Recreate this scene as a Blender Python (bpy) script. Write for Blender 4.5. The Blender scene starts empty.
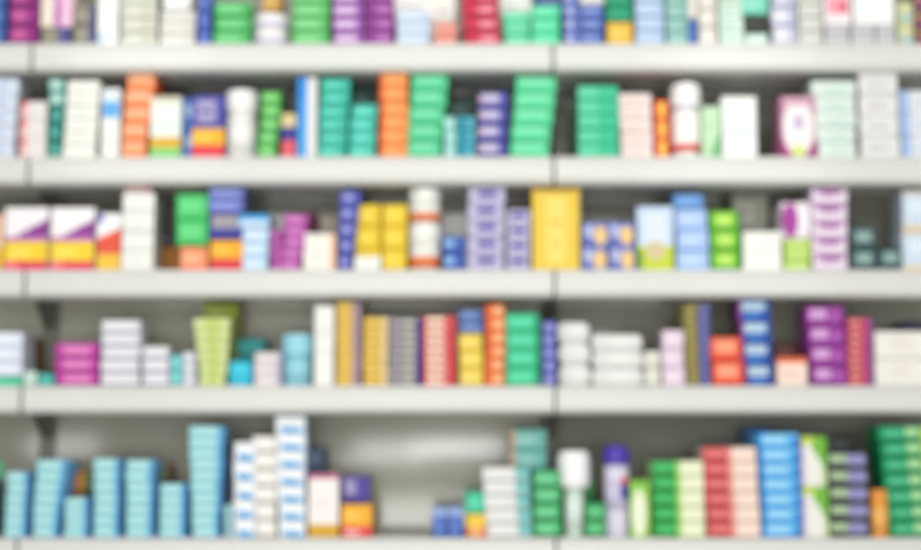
import bpy, math, random
from mathutils import Vector
random.seed(7)
sc = bpy.context.scene
COL = sc.collection
PI = math.pi

# ------------------------------------------------------------------ camera model (photo frame 921 x 550)
W, H = 921, 550
F = 1536.0                 # focal length in photo pixels
D = 2.92                   # camera distance to the shelf fronts (Y = 0)
PITCH = math.radians(6.05)
ZC = 1.10
CP, SP = math.cos(PITCH), math.sin(PITCH)

def at(x, y, Y):
    """point of the plane Y = const that the photo shows at pixel (x, y)"""
    a, b = (x - W / 2) / F, (H / 2 - y) / F
    t = (Y + D) / (CP - b * SP)
    return Vector((a * t, Y, ZC + t * (SP + b * CP)))

# ------------------------------------------------------------------ colour and materials
def lin(c):
    c = c / 255.0
    return c / 12.92 if c <= 0.04045 else ((c + 0.055) / 1.055) ** 2.4
K = 0.98
def rgb(c):
    return tuple(min(0.92, lin(v) * K) for v in c) + (1.0,)
def mix(a, b, t):
    return tuple(a[i] * (1 - t) + b[i] * t for i in range(3))
WHITE = (246, 246, 242)

def principled(name, base=(.8, .8, .8), rough=.5, spec=.4, metal=0.0):
    m = bpy.data.materials.new(name); m.use_nodes = True
    b = m.node_tree.nodes['Principled BSDF']
    b.inputs['Base Color'].default_value = (*base, 1)
    b.inputs['Roughness'].default_value = rough
    b.inputs['Specular IOR Level'].default_value = spec
    b.inputs['Metallic'].default_value = metal
    return m, m.node_tree, b

def noisy(name, c0, c1, scale, rough, spec=.4, metal=0.0, bump=0.0, rrange=.08):
    m, nt, b = principled(name, rough=rough, spec=spec, metal=metal)
    tc = nt.nodes.new('ShaderNodeTexCoord')
    n = nt.nodes.new('ShaderNodeTexNoise'); n.inputs['Scale'].default_value = scale; n.inputs['Detail'].default_value = 5
    r = nt.nodes.new('ShaderNodeValToRGB')
    r.color_ramp.elements[0].color = (*c0, 1); r.color_ramp.elements[1].color = (*c1, 1)
    r.color_ramp.elements[0].position = .3; r.color_ramp.elements[1].position = .7
    nt.links.new(tc.outputs['Object'], n.inputs['Vector'])
    nt.links.new(n.outputs['Fac'], r.inputs['Fac']); nt.links.new(r.outputs['Color'], b.inputs['Base Color'])
    mr = nt.nodes.new('ShaderNodeMapRange')
    mr.inputs['To Min'].default_value = rough - rrange; mr.inputs['To Max'].default_value = rough + rrange
    nt.links.new(n.outputs['Fac'], mr.inputs['Value']); nt.links.new(mr.outputs['Result'], b.inputs['Roughness'])
    if bump:
        bp = nt.nodes.new('ShaderNodeBump'); bp.inputs['Strength'].default_value = bump; bp.inputs['Distance'].default_value = .002
        nt.links.new(n.outputs['Fac'], bp.inputs['Height']); nt.links.new(bp.outputs['Normal'], b.inputs['Normal'])
    return m

def printed(name, rough, spec, mottling):
    """printed surface: ink colour is stored on the faces, fine procedural mottling over it"""
    m, nt, b = principled(name, rough=rough, spec=spec)
    a = nt.nodes.new('ShaderNodeAttribute'); a.attribute_name = 'ink'
    tc = nt.nodes.new('ShaderNodeTexCoord')
    n = nt.nodes.new('ShaderNodeTexNoise'); n.inputs['Scale'].default_value = 90; n.inputs['Detail'].default_value = 3
    mr = nt.nodes.new('ShaderNodeMapRange')
    mr.inputs['To Min'].default_value = 1 - mottling; mr.inputs['To Max'].default_value = 1 + mottling * .6
    mx = nt.nodes.new('ShaderNodeMix'); mx.data_type = 'RGBA'; mx.blend_type = 'MULTIPLY'; mx.inputs[0].default_value = 1
    nt.links.new(tc.outputs['Object'], n.inputs['Vector']); nt.links.new(n.outputs['Fac'], mr.inputs['Value'])
    nt.links.new(a.outputs['Color'], mx.inputs[6]); nt.links.new(mr.outputs['Result'], mx.inputs[7])
    nt.links.new(mx.outputs[2], b.inputs['Base Color'])
    return m

CARD = printed('printed_card', .42, .32, .05)
PLASTIC = printed('moulded_plastic', .3, .45, .02)
M_SHELF = noisy('white_enamel', (.665, .67, .635), (.69, .695, .66), 6, .30, .5)
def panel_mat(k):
    return noisy('grey_enamel_panel_shaded', (.94 * k, .94 * k, .74 * k), (1.05 * k, 1.05 * k, .84 * k), 3, .075, .5, rrange=.012)
M_PANELS = [[panel_mat(k) for k in ks] for ks in ((.22, .19, .20, .40, .31), (.22, .19, .21, .41, .35), (.22, .19, .21, .28, .2))]  # compartment shade put into the panel colour: darker in upper levels and right bay
M_DARK = noisy('dark_steel', (.20, .195, .165), (.26, .25, .215), 20, .5, .4)
M_FLOOR = noisy('vinyl_floor', (.52, .51, .48), (.6, .59, .56), 4, .35)
M_WALL = noisy('painted_wall', (.66, .66, .63), (.7, .7, .67), 5, .7)
M_CEIL = noisy('ceiling_board', (.8, .8, .79), (.84, .84, .83), 8, .8)

# ------------------------------------------------------------------ mesh helpers
def link(name, me, parent=None, mat=None):
    o = bpy.data.objects.new(name, me); COL.objects.link(o)
    if parent is not None: o.parent = parent
    if mat is not None and not me.materials: me.materials.append(mat)
    return o

def ink_mesh(name, verts, faces, cols, mat, smooth=False):
    me = bpy.data.meshes.new(name)
    me.from_pydata(verts, [], faces)
    at_ = me.color_attributes.new('ink', 'FLOAT_COLOR', 'CORNER')
    k = 0
    for p in me.polygons:
        c = rgb(cols[p.index])
        for _ in p.loop_indices:
            at_.data[k].color = c; k += 1
        p.use_smooth = smooth
    me.materials.append(mat); me.update()
    return me

def plain_mesh(name, verts, faces, mat, smooth=False):
    me = bpy.data.meshes.new(name); me.from_pydata(verts, [], faces)
    for p in me.polygons: p.use_smooth = smooth
    me.materials.append(mat); me.update()
    return me

def box_data(x0, x1, y0, y1, z0, z1, V, Fc, ch=0.0):
    """box with chamfered long edges along X (front, top, bottom)"""
    b = len(V)
    if ch <= 0:
        V += [(x0, y0, z0), (x1, y0, z0), (x1, y1, z0), (x0, y1, z0), (x0, y0, z1), (x1, y0, z1), (x1, y1, z1), (x0, y1, z1)]
        Fc += [tuple(b + i for i in f) for f in ((0, 3, 2, 1), (4, 5, 6, 7), (0, 1, 5, 4), (1, 2, 6, 5), (2, 3, 7, 6), (3, 0, 4, 7))]
        return
    prof = [(y0 + ch, z0), (y0, z0 + ch), (y0, z1 - ch), (y0 + ch, z1), (y1, z1), (y1, z0)]
    extrude(prof, x0, x1, V, Fc)

def extrude(prof, x0, x1, V, Fc):
    b, n = len(V), len(prof)
    V += [(x0, y, z) for y, z in prof] + [(x1, y, z) for y, z in prof]
    for i in range(n):
        j = (i + 1) % n
        Fc.append((b + i, b + j, b + n + j, b + n + i))
    Fc.append(tuple(b + i for i in reversed(range(n)))); Fc.append(tuple(b + n + i for i in range(n)))

def paint(base, items, u, v):
    c = base
    for it in items:
        if it[0] == 'e':
            _, cx, cy, rx, ry, col = it
            if ((u - cx) / rx) ** 2 + ((v - cy) / ry) ** 2 <= 1: c = col
        elif it[0] == 'w':                      # everything below the line from (0, va) to (1, vb) down to v0, between u0 and u1
            _, u0, u1, v0, va, vb, col = it
            if u0 <= u <= u1 and v0 <= v <= va + (vb - va) * (u - u0) / max(u1 - u0, 1e-6): c = col
        else:
            u0, v0, u1, v1, col = it
            if u0 <= u <= u1 and v0 <= v <= v1: c = col
    return c

def carton_mesh(name, w, d, h, front, side, top, ch=.0014):
    """folding carton: printed front with the inks as faces, softened front edges, plain side and top panels"""
    base, items = (front, []) if not isinstance(front, list) else (front[0], front[1:])
    us, vs = {0.0, 1.0}, {0.0, 1.0}
    for it in items:
        if it[0] in ('e', 'w'):
            us |= {i / 40 for i in range(41)}; vs |= {i / 40 for i in range(41)}
        else:
            us |= {it[0], it[2]}; vs |= {it[1], it[3]}
    us, vs = sorted(us), sorted(vs)
    ch = min(ch, h * .16, w * .12)
    V, Fc, C = [], [], []
    nu, nv = len(us), len(vs)
    gx = lambda u: -w / 2 + ch + u * (w - 2 * ch)
    gz = lambda v: ch + v * (h - 2 * ch)
    for v in vs:
        for u in us: V.append((gx(u), 0, gz(v)))
    for j in range(nv - 1):
        for i in range(nu - 1):
            Fc.append((j * nu + i, j * nu + i + 1, (j + 1) * nu + i + 1, (j + 1) * nu + i))
            C.append(paint(base, items, (us[i] + us[i + 1]) / 2, (vs[j] + vs[j + 1]) / 2))
    ring = [(i, 0) for i in range(nu)] + [(nu - 1, j) for j in range(1, nv)] + [(i, nv - 1) for i in range(nu - 2, -1, -1)] + [(0, j) for j in range(nv - 2, 0, -1)]
    def out(i, j, y):
        x, z = gx(us[i]), gz(vs[j])
        if i == 0: x = -w / 2
        if i == nu - 1: x = w / 2
        if j == 0: z = 0
        if j == nv - 1: z = h
        return (x, y, z)
    R = len(ring)
    b1 = len(V); V += [out(i, j, ch) for i, j in ring]
    b2 = len(V); V += [out(i, j, d) for i, j in ring]
    for k in range(R):
        k2 = (k + 1) % R
        (i, j), (i2, j2) = ring[k], ring[k2]
        um, vm = (us[i] + us[i2]) / 2, (vs[j] + vs[j2]) / 2
        Fc.append((j * nu + i, b1 + k, b1 + k2, j2 * nu + i2))
        C.append(mix(paint(base, items, min(max(um, .004), .996), min(max(vm, .004), .996)), (0, 0, 0), .06))
        Fc.append((b1 + k, b2 + k, b2 + k2, b1 + k2))
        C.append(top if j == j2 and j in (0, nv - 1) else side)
    Fc.append(tuple(b2 + k for k in range(R))); C.append(side)
    return ink_mesh(name, V, Fc, C, CARD)

def pack_mesh(name, w, d, h, col, seam):
    """soft pack with rounded ends, seen from the front as a rounded slab"""
    r = h * .33; pts = []
    for cx, a0 in ((w / 2 - r, 0), (w / 2 - r, 1), (-w / 2 + r, 2), (-w / 2 + r, 3)):
        cz = h - r if a0 in (1, 2) else r
        s = {0: -PI / 2, 1: 0, 2: PI / 2, 3: PI}[a0]
        for k in range(7):
            t = s + k / 6 * PI / 2
            pts.append((cx + r * math.cos(t), cz + r * math.sin(t)))
    V, Fc, C = [], [], []
    n = len(pts); zc = h / 2
    for y, s in ((0, .84), (.002, .95), (.006, 1), (d - .004, 1), (d, .9)):
        V += [(x * (1 if s > .9 else .98), y, zc + (z - zc) * s) for x, z in pts]
    for L in range(4):
        for k in range(n):
            k2 = (k + 1) % n
            Fc.append((L * n + k, L * n + k2, (L + 1) * n + k2, (L + 1) * n + k))
            C.append(seam if L == 2 and pts[k][1] < zc else col)
    Fc.append(tuple(reversed(range(n)))); C.append(col)
    Fc.append(tuple(4 * n + k for k in range(n))); C.append(seam)
    return ink_mesh(name, V, Fc, C, PLASTIC, True)

def lathe_mesh(name, prof, cols, seg=28, ribs=0.0, flat=1.0):
    """prof: (r, z) from the bottom up; cols: one colour per profile segment"""
    V, Fc, C = [], [], []
    for r, z in prof:
        for k in range(seg):
            a = 2 * PI * k / seg
            rr = r * (1 - (ribs if k % 2 else 0))
            V.append((rr * math.cos(a), rr * flat * math.sin(a), z))
    for j in range(len(prof) - 1):
        for k in range(seg):
            k2 = (k + 1) % seg
            Fc.append((j * seg + k, j * seg + k2, (j + 1) * seg + k2, (j + 1) * seg + k)); C.append(cols[j] if isinstance(cols, list) else cols)
    c0 = cols[0] if isinstance(cols, list) else cols; c1 = cols[-1] if isinstance(cols, list) else cols
    Fc.append(tuple(reversed(range(seg)))); C.append(c0)
    Fc.append(tuple((len(prof) - 1) * seg + k for k in range(seg))); C.append(c1)
    return ink_mesh(name, V, Fc, C, PLASTIC, ribs == 0)

def patch_mesh(name, r, z0, z1, a0, a1, cols):
    """small curved print on a turned body, in bands from the bottom up"""
    V, Fc, C = [], [], []
    n, m = 8, len(cols)
    for j in range(m + 1):
        for k in range(n + 1):
            a = a0 + (a1 - a0) * k / n
            V.append((r * math.cos(a), r * math.sin(a), z0 + (z1 - z0) * j / m))
    for j in range(m):
        for k in range(n):
            b = j * (n + 1) + k
            Fc.append((b, b + 1, b + n + 2, b + n + 1)); C.append(cols[j])
    return ink_mesh(name, V, Fc, C, PLASTIC)

def tag(o, label, cat, group=None, kind=None):
    o['label'] = label; o['category'] = cat
    if group: o['group'] = group
    if kind: o['kind'] = kind
    return o
def empty(name, loc):
    o = bpy.data.objects.new(name, None); COL.objects.link(o); o.location = loc; o.empty_display_size = .02
    return o

# ------------------------------------------------------------------ room shell
def slab(name, x0, x1, y0, y1, z0, z1, mat):
    V, Fc = [], []; box_data(x0, x1, y0, y1, z0, z1, V, Fc)
    o = link(name, plain_mesh(name, V, Fc, mat)); o['kind'] = 'structure'; return o
slab('floor', -3.5, 3.5, -6, .5, -.05, 0, M_FLOOR)
slab('wall_back', -3.5, 3.5, .30, .42, 0, 3.0, M_WALL)
slab('ceiling', -3.5, 3.5, -6, .5, 3.0, 3.08, M_CEIL)

# ------------------------------------------------------------------ shelving
FRONT_Y = [44, 157, 270, 386, 538]                   # photo rows of the five shelf front top edges
BOT_Y = [71.5, 184.5, 297.5, 413.5, 566]
SH = [at(460, y, 0).z for y in FRONT_Y]
ST = [SH[i] - at(460, BOT_Y[i], 0).z for i in range(5)]
DEPTH = .195
XL = at(25.5, 275, 0).x; XM = at(554.5, 275, 0).x
BAY = XM - XL
SEAMS = [XL - BAY, XL, XM, XM + BAY]
GAP = .0028
LEVEL = ['top', 'second', 'middle', 'fourth', 'bottom']
BAYN = ['bay at left edge', 'centre bay', 'bay at right edge']

frame = empty('shelving_frame', (0, DEPTH, 0))
tag(frame, 'grey metal back panels and dark slotted uprights holding the white shelves', 'shelving')
def child(name, V, Fc, mat, parent, smooth=False):
    V = [(v[0] - parent.location.x, v[1] - parent.location.y, v[2] - parent.location.z) for v in V]
    return link(name, plain_mesh(name, V, Fc, mat, smooth), parent)
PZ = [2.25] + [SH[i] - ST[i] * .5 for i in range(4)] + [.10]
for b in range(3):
    for lv in range(5):                     # panel sections, one behind each shelf space, each with its own painted shade
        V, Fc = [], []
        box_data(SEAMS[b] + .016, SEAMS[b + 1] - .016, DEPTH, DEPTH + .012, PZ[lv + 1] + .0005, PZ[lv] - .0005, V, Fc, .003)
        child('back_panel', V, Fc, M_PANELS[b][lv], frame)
for x in SEAMS:
    V, Fc = [], []
    box_data(x - .013, x + .013, DEPTH + .002, DEPTH + .06, 0, 2.3, V, Fc, .002)
    for s in (-.006, .006):
        for k in range(36):
            z = .2 + k * .056
            box_data(x + s - .002, x + s + .002, DEPTH + .0012, DEPTH + .0024, z, z + .032, V, Fc)
    child('upright', V, Fc, M_DARK, frame)

for lv in range(5):
    for b in range(3):
        x0, x1 = SEAMS[b] + GAP, SEAMS[b + 1] - GAP
        zt, t = SH[lv], ST[lv]
        s = empty('display_shelf', ((x0 + x1) / 2, 0, zt))
        tag(s, 'white metal shelf with front rail, %s level, %s' % (LEVEL[lv], BAYN[b]), 'shelf', 'white metal shelves')
        V, Fc = [], []
        box_data(x0, x1, .0025, DEPTH - .001, zt - t + .005, zt, V, Fc)
        child('deck', V, Fc, M_SHELF, s)
        V, Fc = [], []                      # front rail: rounded top and bottom lips around a very slightly recessed face
        pr = [(.016, zt - t + .0045), (.016, zt - t - .0005), (.009, zt - t - .0005), (.002, zt - t + .0012), (-.0028, zt - t + .0045), (-.0052, zt - t + .009), (-.0055, zt - t + .0125), (-.003, zt - t + .0145),
              (-.003, zt - .009), (-.005, zt - .007), (-.0055, zt - .003), (-.004, zt - .0005), (.002, zt - .0002)]
        extrude([(y, z) for y, z in pr][::-1], x0, x1, V, Fc)
        child('front_rail', V, Fc, M_SHELF, s)
        for sx, xx in ((1, x0), (-1, x1)):
            V, Fc = [], []
            xa, xb = sorted((xx + sx * .003, xx + sx * .006))
            pr = [(.11, zt - t + .0035), (DEPTH - .002, zt - t + .0035), (DEPTH - .002, zt - t - .05), (DEPTH - .02, zt - t - .046), (.11, zt - t - .004)]
            extrude(pr, xa, xb, V, Fc)
            child('bracket', V, Fc, M_DARK, s)

# ------------------------------------------------------------------ goods
ORD = ['topmost', 'second from top', 'third from top', 'fourth from top', 'fifth from top', 'sixth from top', 'seventh from top', 'eighth from top', 'ninth from top', 'tenth from top']
SHN = ['top shelf', 'second shelf', 'middle shelf', 'fourth shelf', 'bottom shelf']
LABELS = {}
def label_of(txt):
    n = len(txt.replace(',', ' ').split())
    if not 4 <= n <= 16: print('LABEL LENGTH', n, txt)
    if txt in LABELS: print('LABEL TWICE', txt)
    LABELS[txt] = 1
    return txt

YF = {0: .008, 1: .104}
DP = {0: .088, 1: .078}
ROWS = {}

def dress(front):
    """a plain colour becomes a printed front: paler name panel, two fine lines of print, darker lower edge"""
    if isinstance(front, list): return front
    lum = sum(front) / 3
    pale = mix(front, (255, 255, 255), .26 if lum < 200 else .3)
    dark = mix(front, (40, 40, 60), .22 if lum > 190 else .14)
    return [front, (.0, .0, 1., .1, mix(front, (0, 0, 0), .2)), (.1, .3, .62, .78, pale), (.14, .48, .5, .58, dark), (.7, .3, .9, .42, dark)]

def S(sh, x0, x1, yt, n, front, look, where, name='medicine_carton', side=None, top=None, lean=0, bx=None, layer=0, base=None, cat='box', flat=None, depth=None, z0=None, yf=None):
    """n equal cartons on one another. x0..x1 and yt: extent of the stack's front in the photo (top edge), lean: how far its top is shifted against its foot,
    bx: extent of the lowest carton, base: photo row of its foot when it stands on other goods"""
    Y = yf if yf is not None else YF[layer] + random.uniform(0, .005)
    lv = sh - 1
    ym = (yt + FRONT_Y[lv]) / 2
    z0 = SH[lv] + .0004 if base is None else at(460, base, Y).z + .0006
    z1 = at(460, yt, Y).z
    h = (z1 - z0) / n
    if bx is None: bx = (x0 - lean, x1 - lean)
    if n >= 3 and isinstance(front, list):      # printing of the small cartons a little stronger than its softened look
        b0 = front[0]
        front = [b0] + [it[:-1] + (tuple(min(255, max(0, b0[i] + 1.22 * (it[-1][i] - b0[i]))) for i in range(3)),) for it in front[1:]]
    body = front[0] if isinstance(front, list) else front
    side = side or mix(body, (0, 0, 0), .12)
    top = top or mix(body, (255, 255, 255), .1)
    d = depth or DP[layer] - random.uniform(0, .006)
    gap = min(.0006, h * .03)
    wt, wb = at(x1, ym, Y).x - at(x0, ym, Y).x - .001, at(bx[1], ym, Y).x - at(bx[0], ym, Y).x - .001
    if flat: me = pack_mesh(name, wb, d, h - gap, flat[0], flat[1])
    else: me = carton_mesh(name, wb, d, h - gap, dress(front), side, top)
    first = None
    for k in range(n):                      # k = 0 is the lowest
        t = k / (n - 1) if n > 1 else 0
        o = link(name, me) if first is None else first.copy()
        if first is None: first = o
        else: COL.objects.link(o)
        xa, xb = bx[0] + (x0 - bx[0]) * t, bx[1] + (x1 - bx[1]) * t
        c = at((xa + xb) / 2, ym, Y).x
        j = .0011 if n > 1 else .0
        o.location = (c + random.uniform(-j, j), Y + random.uniform(0, .003), z0 + k * h)
        o.rotation_euler = (0, 0, random.uniform(-.018, .018))
        o.scale = ((wb + (wt - wb) * t) / wb, 1, 1)
        if n == 1: lab = '%s %s, %s' % (look, where, SHN[lv])
        else: lab = '%s, %s of %s, %s' % (look, 'lowest' if k == 0 else ORD[n - 1 - k], where, SHN[lv])
        tag(o, label_of(lab), cat, ('%s in %s, %s' % (look + 's', where, SHN[lv])) if n > 1 else None)
    return first

def bottle(sh, x0, x1, yt, parts, look, where, name, cat, layer=0, base=None, flat=1.0, n=1, yf=None):
    """turned vessel; parts: (name, [(radius share, height share)...], colour or colours, ribs)"""
    lv = sh - 1
    Y = (yf if yf is not None else YF[layer])
    r = (at(x1, yt, Y).x - at(x0, yt, Y).x) / 2
    Yc = Y + r * flat
    z0 = SH[lv] + .0004 if base is None else at(460, base, Y).z + .0006
    hgt = at(460, yt, Y).z - z0
    x = at((x0 + x1) / 2, (yt + FRONT_Y[lv]) / 2, Yc).x
    root = empty(name, (x, Yc, z0))
    for pn, prof, cols, ribs in parts:
        link(pn, lathe_mesh(pn, [(a * r, b * hgt) for a, b in prof], cols, 36 if ribs else 28, ribs, flat), root)
    tag(root, label_of('%s %s, %s' % (look, where, SHN[lv])), cat)
    return root

def VITA(top=(72, 70, 160), patch=(165, 160, 195), yel=(245, 178, 25), red=(222, 55, 70)):
    return [top, (.12, .58, .72, .93, patch), (.2, .72, .6, .78, top), (0, .2, 1, .47, yel), (.1, .27, .6, .38, mix(yel, (255, 255, 255), .25)), (0, 0, 1, .2, red)]
def bar(base, bars, patch=None):
    return [base] + bars

MINT, TEAL, LTEAL = (85, 212, 158), (62, 196, 172), (150, 213, 222)
# ---- top shelf
S(1, -10, 6, -12, 3, (60, 100, 170), 'blue carton', 'stack cut off at left edge')
S(1, 9, 38, -13, 3, [(145, 42, 128), (0, 0, 1, .12, (105, 20, 92)), (.08, .25, .6, .85, (188, 84, 152))], 'purple carton', 'stack near left edge', side=(135, 40, 125))
S(1, 41, 70, 27, 1, [(140, 137, 118), (.1, .3, .5, .7, (155, 152, 134)), (.62, 0, 1, 1, (86, 82, 150))], 'flat grey and violet carton', 'beneath the cream and magenta carton')
S(1, 40, 73, -10, 1, [(240, 226, 212), (.42, 0, .62, 1, (190, 110, 190)), (.62, 0, 1, 1, (240, 196, 222)), (.5, .2, .6, .5, (160, 50, 140))], 'cream and magenta carton', 'lying on flat grey carton', base=27)
S(1, 74, 94, 6, 2, [(146, 143, 124), (0, 0, 1, .1, (90, 88, 90)), (.78, 0, 1, 1, (96, 92, 150)), (.15, .4, .6, .7, (160, 158, 140))], 'grey carton', 'two beside tall white carton')
S(1, 97, 118, -10, 1, [(246, 246, 246), (0, 0, .5, .25, (205, 222, 240)), (.2, .5, .8, .55, (225, 228, 235))], 'tall white carton', 'with pale blue foot', name='tall_carton')
S(1, 120, 157, -9, 4, [(206, 206, 194), (.15, .3, .6, .7, (218, 218, 208)), (0, 0, 1, .08, (190, 190, 178)), (.6, .2, .75, .8, (194, 194, 168))], 'pale grey carton', 'stack beside tall white carton')
S(1, 160, 195, 11, 3, (224, 222, 214), 'off-white carton', 'stack left of blue stack')
S(1, 163, 190, -10, 1, (250, 250, 246), 'bright white carton', 'lying on off-white stack', base=10.5)
S(1, 198, 211, -9, 3, [(66, 92, 178), (.1, .2, .9, .5, (98, 128, 205))], 'narrow blue carton', 'stack left of green stack', name='slim_carton', layer=0)
S(1, 214, 251, 2, 3, [(78, 184, 100), (.1, .25, .75, .8, (112, 208, 132)), (0, 0, 1, .1, (44, 146, 70))], 'green carton', 'stack left of white tubs', top=(40, 140, 70))
for i, (a, b, wv) in enumerate(((29, None, 'standing beneath its twin'), (12.5, 28.5, 'standing on its twin'))):
    bottle(1, 254, 289, a, [('body', [(.94, 0), (1, .06), (1, .5), (.97, .54)], (236, 232, 238), 0), ('label', [(1.004, .2), (1.004, .44)], (206, 200, 226), 0),
        ('lid', [(.99, .55), (1.0, .58), (1, .92), (.93, 1)], (246, 244, 246), .02)], 'white round tub', wv + ' between green stacks', 'cream_tub', 'tub', base=b)
S(1, 262, 281, -9, 1, (205, 155, 70), 'small brown carton', 'on white tubs', base=12)
S(1, 292, 329, -11, 4, [(92, 190, 104), (.1, .25, .75, .8, (130, 212, 140)), (0, 0, 1, .1, (60, 155, 76))], 'green carton', 'stack right of white tubs')
S(1, 333, 364, -10, 4, [(160, 96, 178), (.05, .3, .75, .8, (216, 184, 226)), (0, 0, 1, .14, (120, 56, 142))], 'lilac fronted carton', 'stack right of green stack', side=(135, 60, 150))
S(1, 366, 394, -12, 4, [(142, 54, 142), (.4, .3, .9, .75, (182, 106, 182)), (0, 0, 1, .1, (112, 32, 116))], 'deep purple carton', 'stack beside lilac stack')
S(1, 397, 430, 10, 3, (206, 222, 242), 'ice blue carton', 'stack beside purple stack')
S(1, 434, 457, 22, 2, [(238, 178, 160), (0, .62, 1, .92, (216, 104, 96)), (0, 0, 1, .2, (216, 120, 104))], 'flat salmon striped carton', 'pair left of red stack', name='slim_carton')
S(1, 393, 456, -9, 2, (244, 243, 236), 'wide white carton', 'pair behind ice blue stack', layer=1)
S(1, 462, 498, -12, 4, [(200, 36, 70), (.45, .3, .9, .75, (232, 130, 150)), (0, 0, 1, .1, (160, 18, 50))], 'red carton', 'stack in shelf centre', lean=-2)
S(1, 504, 530, 11, 3, [(96, 212, 164), (.1, .3, .8, .75, (124, 224, 182)), (0, 0, 1, .08, (70, 190, 140))], 'pale mint carton', 'lower stack right of red')
S(1, 531, 560, 5, 3, [(82, 216, 162), (.1, .3, .8, .75, (112, 228, 180)), (0, 0, 1, .08, (50, 190, 134))], 'mint carton', 'taller stack right of red', side=(20, 150, 100))
S(1, 500, 532, -9, 2, (238, 238, 230), 'white carton', 'pair behind pale mint stack', layer=1)
S(1, 534, 574, -9, 3, (48, 66, 138), 'navy carton', 'stack behind mint stack', layer=1)
S(1, 563, 579, -9, 4, [(98, 118, 190), (.1, .3, .6, .8, (170, 180, 218))], 'narrow blue carton', 'stack right of mint', name='slim_carton')
S(1, 580, 604, 5, 3, [(84, 110, 186), (.1, .4, .8, .8, (128, 152, 212)), (0, 0, 1, .2, (52, 72, 152))], 'medium blue carton', 'stack left of yellow carton')
S(1, 580, 604, -10, 1, (232, 232, 232), 'white carton', 'lying on medium blue stack', base=4.6)
S(1, 607, 633, 22, 1, [(236, 186, 62), (.1, .3, .7, .7, (246, 206, 100))], 'yellow carton', 'beneath dark green carton')
S(1, 606, 633, -10, 2, [(12, 144, 102), (.1, .3, .8, .7, (40, 170, 126))], 'dark green carton', 'pair on yellow carton', base=21.6)
S(1, 635, 664, -12, 4, (180, 206, 236), 'light blue carton', 'stack right of yellow carton')
S(1, 666, 688, -9, 4, (140, 192, 182), 'sage green carton', 'stack beside light blue stack')
S(1, 689, 697, 20, 1, (60, 100, 190), 'thin blue carton', 'beside sage stack', name='slim_carton')
S(1, 688, 698, -10, 1, (226, 222, 214), 'thin cream carton', 'lying on thin blue carton', base=19.6, name='slim_carton')
S(1, 699, 717, -8, 3, (224, 220, 210), 'narrow off-white carton', 'stack left of pale mint', name='slim_carton')
S(1, 719, 744, -11, 4, [(204, 226, 212), (.1, .3, .6, .6, (180, 212, 196))], 'pale green carton', 'stack left of black carton')
S(1, 746, 768, 33.5, 1, (205, 232, 220), 'flat pale mint carton', 'beneath black carton', name='slim_carton')
S(1, 744, 770, 16, 1, [(50, 54, 44), (.2, .4, .6, .6, (72, 76, 64))], 'black carton', 'between mint cartons', base=33, name='slim_carton')
S(1, 742, 769, -9, 1, (120, 212, 186), 'mint carton', 'lying on black carton', base=15.6)
S(1, 772, 797, -12, 3, [(216, 216, 228), (0, 0, 1, .08, (120, 128, 186)), (.78, 0, .86, 1, (130, 136, 190)), (.1, .4, .6, .8, (226, 226, 234))], 'lavender lined white carton', 'stack beside black carton')
S(1, 799, 823, -10, 4, (216, 216, 208), 'grey white carton', 'stack right of lavender lined')
for k, (a, b) in enumerate(((825, 849), (851, 875), (876, 896))):
    S(1, a, b, 25, 1, [(206, 206, 208), (.0, .6, 1, .75, (168, 168, 178)), (.2, .2, .8, .4, (190, 190, 196))], 'flat grey striped carton', ['first of three beneath white cartons', 'second of three beneath white cartons', 'third of three beneath white cartons'][k], name='slim_carton')
S(1, 824, 852, -9, 1, [(250, 240, 242), (.1, .3, .92, .85, (246, 160, 172)), (.6, .42, .88, .66, (222, 62, 92))], 'white carton with red print', 'on flat grey striped carton', base=24.6)
S(1, 854, 895, -11, 1, [(254, 254, 254), (.3, .3, .45, .4, (235, 235, 240))], 'bright white carton', 'on grey striped cartons', base=24.6)
S(1, 898, 914, 2, 2, [(206, 214, 166), (.2, .1, .9, .4, (150, 196, 208)), (.5, .5, .8, .8, (226, 200, 150))], 'pale lime carton', 'pair near right edge')
S(1, 916, 934, -8, 3, [(96, 96, 110), (.0, .1, .3, .4, (180, 60, 130)), (0, .6, .4, .8, (210, 150, 70))], 'dark carton', 'stack cut off at right edge')
S(1, 118, 160, -14, 1, (235, 235, 228), 'large white carton', 'behind pale grey stack', layer=1)

# ---- second shelf
S(2, -8, 18, 78, 5, [(216, 225, 240), (.2, .3, .6, .7, (190, 206, 232)), (0, 0, 1, .06, (200, 206, 220))], 'bluish white carton', 'stack cut off at left edge', lean=3)
S(2, 19, 46, 101, 3, [(236, 230, 226), (0, 0, .3, 1, (240, 198, 196)), (0, .8, .2, 1, (225, 100, 80)), (.4, .3, .8, .6, (222, 222, 222))], 'pink edged white carton', 'stack left of dark teal')
S(2, 48, 63, 107, 3, [(40, 138, 124), (.3, .3, .7, .7, (96, 178, 164)), (0, 0, 1, .1, (14, 92, 82))], 'narrow dark teal carton', 'stack under pale teal', name='slim_carton', side=(20, 90, 85), lean=1)
S(2, 48, 64, 79, 2, [(140, 200, 190), (.1, .3, .7, .9, (190, 224, 216)), (0, 0, 1, .14, (30, 110, 100))], 'narrow pale teal carton', 'pair atop dark teal', base=106.6, name='slim_carton', side=(20, 90, 85))
S(2, 66, 99, 80, 6, [(238, 238, 230), (.2, .35, .7, .6, (228, 230, 226)), (0, 0, 1, .07, (218, 218, 208))], 'white carton', 'stack right of dark teal', bx=(63, 96))
S(2, 101, 120, 88, 1, [(234, 236, 230), (.02, .58, .98, .82, (96, 170, 230)), (.1, .84, .9, .97, (215, 230, 245)), (.2, .2, .7, .26, (205, 210, 205))], 'tall white carton', 'with blue band left of orange', name='tall_carton')
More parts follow.
